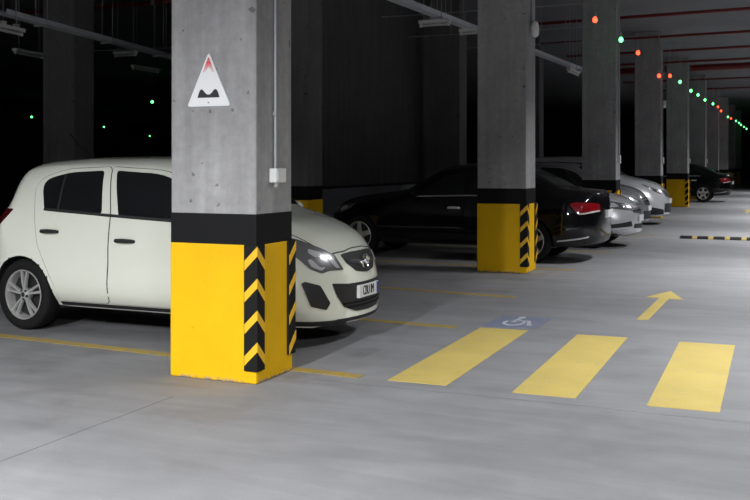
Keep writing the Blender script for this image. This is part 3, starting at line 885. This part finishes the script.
# round white device on the second column
dv = tag(empty('round_siren', (-3.183, 12.42, 3.19)), 'round white wall siren high on the right face of the second column', 'siren')
bm = bmesh.new(); lathe(bm, [(0, .0), (.085, 0), (.085, .03), (0, .03)], 'x', 28); link('base', bm, M['grey_plastic'], dv, True)
bm = bmesh.new(); lathe(bm, [(.085, .028), (.105, .03), (.11, .06), (.09, .085), (.03, .095), (0, .095)], 'x', 28); link('dome', bm, M['white_plastic'], dv, True)
for k, y in ((2, 19.2), (3, 26.0), (5, 39.7), (4, 32.9)):
    b_ = tag(empty('junction_box', (-3.183, y, 1.42)), f'tiny white junction box on the right face of the {ORD[k]} column', 'junction box')
    bm = bmesh.new(); box(bm, 0, .05, -.05, .05, 0, .16, .008); link('housing', bm, M['white_plastic'], b_)
    bm = bmesh.new(); tube(bm, [(.015, 0, .16), (.015, 0, HC - 1.42)], .011, 8); link('pipe', bm, M['conduit'], b_, True)
b_ = tag(empty('round_siren', (-3.183, 26.18, 2.98)), 'small round white siren high on the fourth column', 'siren')
bm = bmesh.new(); lathe(bm, [(0, .0), (.09, 0), (.105, .04), (.09, .08), (0, .09)], 'x', 20); link('dome', bm, M['white_plastic'], b_, True)

# ------------------------------------------------------------------ floor markings
def marking(name, pts, m, lab, cat, group=None, h=.003):
    bm = bmesh.new()
    cx = sum(p[0] for p in pts) / len(pts); cy = sum(p[1] for p in pts) / len(pts)
    prism(bm, [(x - cx, y - cy, 0) for x, y in pts], (0, 0, h))
    return tag(link(name, bm, m, loc=(cx, cy, .0)), lab, cat, group)
for k, (x, w) in enumerate(((-2.47, .42), (-1.63, .41), (-.815, .42))):
    marking('crosswalk_stripe', [(x + .015, 5.825), (x + w, 5.835), (x + w - .035, 8.03), (x - .03, 8.01)], M['road_yellow'],
            ['yellow crosswalk stripe closest to the white hatchback', 'middle yellow crosswalk stripe of the three', 'yellow crosswalk stripe farthest right'][k], 'road marking', 'yellow crosswalk stripes')
arrow = [(-.055, 0), (.045, .02), (.055, 1.52), (.20, 1.50), (0, 2.16), (-.185, 1.55), (-.045, 1.54)]
for y, lab in ((8.99, 'yellow lane arrow painted beyond the crosswalk'), (29.4, 'far yellow lane arrow at the right edge beyond the speed bump')):
    marking('lane_arrow', [(-1.27 + a, y + b) for a, b in arrow], M['road_yellow'], lab, 'road marking', 'yellow lane arrows')
def strip(x0, y0, x1, y1, w, lab):
    marking('parking_line', [(x0, y0 - w / 2), (x1, y1 - w / 2), (x1, y1 + w / 2), (x0, y0 + w / 2)], M['line_yellow'], lab, 'road marking', 'yellow parking bay lines')
strip(-8.5, 6.20, -2.66, 5.855, .11, 'yellow bay line running along the near side of the white hatchback')
strip(-7.2, 8.22, -2.71, 7.94, .11, 'yellow bay line on the far side of the white hatchback')
strip(-7.2, 10.42, -2.73, 9.97, .11, 'yellow bay line in the empty bay before the black sedan')
strip(-7.2, 12.95, -2.70, 12.80, .11, 'worn yellow bay line at the foot of the second column')
strip(-7.2, 15.75, -2.70, 15.6, .11, 'yellow bay line between the black sedan and the silver sedan')
strip(-7.2, 19.7, -2.55, 19.6, .11, 'worn yellow bay line in front of the third column')
bm = bmesh.new()
bl = tag(empty('accessible_bay_sign', (-2.28, 8.42, 0)), 'worn blue floor patch with a white wheelchair symbol behind the first crosswalk stripe', 'road marking')
prism(bm, [(-.235, -.36, 0), (.235, -.26, 0), (.235, .34, 0), (-.235, .32, 0)], (0, 0, .0035)); link('blue_patch', bm, M['road_blue'], bl)
bm = bmesh.new()
for k in range(14):   # wheel of the chair
    a0, a1 = [math.radians(150 + 250 * (k + q) / 14) for q in (0, 1)]
    q = lambda a, r: (-.02 + .62 * r * math.cos(a), -.06 + r * math.sin(a), .004)
    prism(bm, [q(a0, .11), q(a1, .11), q(a1, .16), q(a0, .16)], (0, 0, .001))
for p in ([(-.06, -.02), (-.02, -.02), (.0, .20), (-.045, .20)], [(-.03, .05), (.10, .05), (.10, .09), (-.03, .09)], [(.07, .06), (.105, .06), (.165, -.16), (.125, -.17)], [(-.055, .22), (.005, .22), (.005, .29), (-.055, .29)]):
    prism(bm, [(x, y, .004) for x, y in p], (0, 0, .001))
link('wheelchair_symbol', bm, M['road_white'], bl)
# speed bump across the lane
hp = tag(empty('speed_bump', (-2.0, 19.15, 0)), 'low black rubber speed bump with yellow segments across the lane', 'speed bump')
def hump(bm, x0, x1, s=1.0):
    pts = [(.18 * s * math.cos(PI * k / 10), .045 * s * math.sin(PI * k / 10)) for k in range(11)]
    prism(bm, [(x0, y, z) for y, z in pts], (x1 - x0, 0, 0))
bm = bmesh.new(); hump(bm, .0, 4.2); link('rubber_body', bm, M['rubber'], hp)
for k in range(14):
    bm = bmesh.new(); x = .22 + k * .29; hump(bm, x, x + .09, 1.02); link('yellow_segment', bm, M['line_yellow'], hp)

# ------------------------------------------------------------------ ceiling services
def run(name, a, b, r, m, lab, cat, group, hang=2.4, drop=True):
    a, b = Vector(a), Vector(b)
    rt = tag(empty(name, a), lab, cat, group)
    bm = bmesh.new(); tube(bm, [(0, 0, 0), b - a], r, 10); link('pipe', bm, m, rt, True)
    L = (b - a).length; n = max(2, int(L / hang)) if drop else 0
    for i in range(min(n, 9)):
        p = (b - a) * ((i + .5) / n)
        bm = bmesh.new(); tube(bm, [p, (p.x, p.y, HC - a.z + .0)], .006, 6)
        box(bm, p.x - r * .6, p.x + r * .6, p.y - r * 1.2, p.y + r * 1.2, p.z - r * 1.15, p.z + r * 1.15)
        link('hanger', bm, M['grey_plastic'], rt)
    return rt
names = ['nearest', 'second', 'third', 'fourth', 'fifth', 'sixth', 'seventh']
for k, (y, r) in enumerate(((20.97, .036), (24.65, .034), (27.86, .034), (31.1, .034), (33.3, .11), (38.0, .034), (43.0, .034))):
    run('sprinkler_pipe', (-6.2 if k else -5.6, y + .6, 4.6), (6.5, y - .5, 4.6), r, M['pipe_red'],
        'thick dark red main pipe crossing under the ceiling' if r > .1 else f'thin red sprinkler pipe crossing under the ceiling at right, {names[k]} from the camera', 'pipe', 'red ceiling pipes', 3.2)
run('sprinkler_pipe', (-17, 15.55, 4.6), (-6.3, 15.8, 4.6), .042, M['pipe_red'], 'red sprinkler pipe under the ceiling at upper left', 'pipe', 'red ceiling pipes', 3.2)

def cable_tray(a, b, lab, lamps=(), w=.16):
    a, b = Vector(a), Vector(b); L = (b - a).length
    rt = tag(empty('cable_tray', a, math.atan2(b.y - a.y, b.x - a.x)), lab, 'cable tray', 'ceiling cable trays')
    bm = bmesh.new()
    box(bm, 0, L, -w / 2, w / 2, 0, .01); box(bm, 0, L, -w / 2 - .004, -w / 2, 0, .07); box(bm, 0, L, w / 2, w / 2 + .004, 0, .07)
    link('channel', bm, M['tray'], rt)
    for i in range(3):
        x = L * (i + .5) / 3
        bm = bmesh.new(); tube(bm, [(x, w / 2 + .01, -.02), (x, w / 2 + .01, HC - a.z)], .006, 6); tube(bm, [(x, -w / 2 - .01, -.02), (x, -w / 2 - .01, HC - a.z)], .006, 6)
        box(bm, x - .02, x + .02, -w / 2 - .03, w / 2 + .03, -.03, -.005); link('hanger', bm, M['grey_plastic'], rt)
    return rt
cable_tray((-9.62, 9.66, 3.4), (-10.88, 15.5, 3.4), 'grey cable tray slanting across in front of the dim column at upper left')
cable_tray((-4.93, 11.2, 3.6), (-4.58, 24.5, 3.6), 'grey cable tray crossing above the dark wall behind the second column', w=.14)

def batten(loc, ang, L, lab, lit=False, drop=True):
    rt = tag(empty('hanging_batten_light', loc, ang), lab, 'light fixture', 'lit fluorescent battens' if lit else 'unlit fluorescent battens')
    bm = bmesh.new(); box(bm, -L / 2, L / 2, -.05, .05, 0, .05, .006); link('housing', bm, M['white_plastic'], rt)
    bm = bmesh.new(); tube(bm, [(-L / 2 + .04, 0, -.03), (L / 2 - .04, 0, -.03)], .018, 10)
    link('tube', bm, M['tube' if lit else 'tubeoff'], rt, True)
    for s in (-1, 1):
        bm = bmesh.new(); box(bm, s * (L / 2 - .05), s * (L / 2 - .01), -.02, .02, -.05, .005, .003); link('lamp_holder', bm, M['white_plastic'], rt)
        if drop:
            bm = bmesh.new(); tube(bm, [(s * L * .35, 0, .03), (s * L * .35, 0, HC - loc[2] + .02)], .006, 6); link('wire', bm, M['grey_plastic'], rt)
    return rt
batten((-9.47, 9.5, 3.19), math.radians(101), 1.0, 'unlit batten hanging at the upper left edge under the cable tray')
batten((-12.63, 13.35, 3.4), math.radians(99), .85, 'unlit batten below the first, left of the dim column')
batten((-11.2, 14.25, 3.42), 0, .5, 'short unlit batten against the dark under the cable tray')
batten((-12.48, 16.55, 3.4), math.radians(93), .95, 'unlit batten left of the nearest column, below the tray')
batten((-4.4, 20.8, 3.4), math.radians(90), 1.0, 'unlit batten under the tray right of the second column')
batten((-5.0, 13.7, 3.55), 0, .5, 'small unlit fitting under the tray above the dark wall')
batten((-4.75, 14.8, 3.55), 0, .45, 'small unlit fitting where the tray meets the second column')
for p, lab in (((-12.67, 14.83, 3.74), 'white smoke detector in front of the dim column at left'), ((-5.36, 14.8, 3.74), 'white smoke detector hanging above the dark wall'), ((-12.03, 12.13, 3.74), 'white smoke detector nearest the left edge'), ((-12.1, 12.5, 3.74), 'white smoke detector just right of the one at the left edge')):
    d_ = tag(empty('smoke_detector', p), lab, 'smoke detector', 'smoke detectors')
    bm = bmesh.new(); lathe(bm, [(0, -.05), (.035, -.045), (.055, 0), (.06, .04), (0, .05)], 'z', 16); link('head', bm, M['white_plastic'], d_, True)
    bm = bmesh.new(); tube(bm, [(0, 0, .05), (0, 0, HC - p[2])], .008, 6); link('drop_pipe', bm, M['conduit'], d_, True)

# ------------------------------------------------------------------ bay indicator bulbs
def make_bulb(kind, arm):
    rt = empty('indicator_bulb')
    bm = bmesh.new()
    lathe(bm, [(0, -.046), (.020, -.041), (.036, -.024), (.042, .0), (.036, .025), (.024, .046), (.02, .055), (0, .055)], 'z', 18)
    link('bulb', bm, M['bulb_' + kind], rt, True)
    bm = bmesh.new(); lathe(bm, [(0, .05), (.026, .05), (.028, .12), (.018, .135), (0, .135)], 'z', 14); link('socket', bm, M['grey_plastic'], rt, True)
    bm = bmesh.new()
    if arm: tube(bm, [(0, 0, .13), (0, 0, .21), (-.03, 0, .255), (-.09, 0, .28), (-.6, 0, .28)], .009, 8)
    else: tube(bm, [(0, 0, .13), (0, 0, HC - 3.73)], .006, 6)
    link('arm' if arm else 'drop_wire', bm, M['conduit'], rt, True)
    return rt
protos = {}
seq = [(15.857, 'r', 3.77), (18.42, 'g', 3.745), (20.56, 'r', 3.725), (23.94, 'r', 3.525), (26.16, 'r', 3.71), (28.55, 'g', 3.735), (31.7, 'g', 3.70), (34.09, 'g', 3.725), (36.84, 'g', 3.722),
       (40.56, 'g', 3.786), (43.28, 'r', 3.81), (45.09, 'r', 3.73), (49.94, 'g', 3.68), (52.34, 'r', 3.706), (56.89, 'g', 3.76), (60.0, 'g', 3.77), (62.3, 'g', 3.734), (66.0, 'g', 3.74), (69.5, 'g', 3.73)]
NUM = ['first', 'second', 'third', 'fourth', 'fifth', 'sixth', 'seventh', 'eighth', 'ninth', 'tenth', 'eleventh', 'twelfth']
cnt = {'r': 0, 'g': 0}
def bulb(kind, loc, arm, lab):
    key = (kind, arm)
    if key not in protos: o = protos[key] = make_bulb(kind, arm)
    else: o = copy_thing(protos[key], (0, 0, 0))
    o.location = loc
    return tag(o, lab, 'light bulb', 'glowing bay indicator bulbs')
for i, (y, k, z) in enumerate(seq):
    arm = i < 3
    bulb(k, (-3.0, y, z), arm, f"glowing {'red' if k == 'r' else 'green'} bulb, the {NUM[cnt[k]]} of that colour along the lane from the front")
    cnt[k] += 1
    if arm:
        run('bulb_conduit', (-7.3 if i else -6.8, y, z + .28), (-3.59, y, z + .28), .011, M['conduit'], f"thin grey conduit feeding the {NUM[i]} bulb over the bays", 'conduit', 'conduits feeding the bulbs', 1.5)
for p, lab in (((-35.3, 37.5, 3.75), 'green bulb farthest left in the dark'), ((-40.8, 49.75, 3.75), 'green bulb in the dark just right of the dim column'), ((-22.4, 30.1, 3.75), 'upper green bulb close to the nearest column'), ((-50.8, 67.9, 3.75), 'lower green bulb close to the nearest column')):
    bulb('g', p, False, lab).scale = (1.35, 1.35, 1)
run('bulb_conduit', (-13.4, 14.6, 3.58), (-9.9, 15.0, 3.58), .012, M['conduit'], 'thin conduit crossing the dark at left below the red pipe', 'conduit', 'conduits feeding the bulbs', 2.5)

# ------------------------------------------------------------------ light
def lamp(loc, E, L=1.4, w=.12, spread=170, ang=PI / 2, lab='', fixture=True, col=(.97, .985, 1)):
    if fixture: batten((loc[0], loc[1], loc[2] + .07), ang, L, lab, True)
    d = bpy.data.lights.new('fluorescent_light', 'AREA'); d.shape = 'RECTANGLE'; d.size = w; d.size_y = L
    d.energy = E; d.color = col; d.spread = math.radians(spread)
    o = bpy.data.objects.new('fluorescent_light', d); C.objects.link(o)
    o.location = loc; o.rotation_euler = (0, 0, ang - PI / 2)
    return o
LAMPS = [(-2.8, -1.8, 3.7, 1230, 165), (-6.0, -.4, 3.7, 290, 150), (2.0, -1.2, 3.7, 420, 165)] + [(.5, y, 3.7, e, 138) for y, e in ((7.4, 95), (13.2, 175), (20.0, 185), (26.8, 185), (33.6, 185), (40.4, 185), (49, 170))]
for i, (x, y, z, e, sp_) in enumerate(LAMPS):
    lamp((x, y, z), e, spread=sp_, lab=f'lit fluorescent batten over the driving lane, {NUM[i]} from the camera')

w = bpy.data.worlds.new('World'); S.world = w; w.use_nodes = True
w.node_tree.nodes['Background'].inputs[0].default_value = (.02, .02, .025, 1)
w.node_tree.nodes['Background'].inputs[1].default_value = 0.0

# ------------------------------------------------------------------ camera
cam = bpy.data.cameras.new('camera'); co = bpy.data.objects.new('camera', cam); C.objects.link(co)
cam.sensor_width = 36; cam.lens = 961 / 750 * 36; cam.shift_y = -87 / 750
cam.clip_end = 300
co.location = (0, 0, 1.43); co.rotation_euler = (PI / 2, 0, math.atan((795 - 375) / 961))
S.camera = co
S.view_settings.view_transform = 'Standard'; S.view_settings.look = 'None'
S.view_settings.exposure = .25; S.view_settings.gamma = 1; S.view_settings.use_curve_mapping = False
S.cycles.use_denoising = True
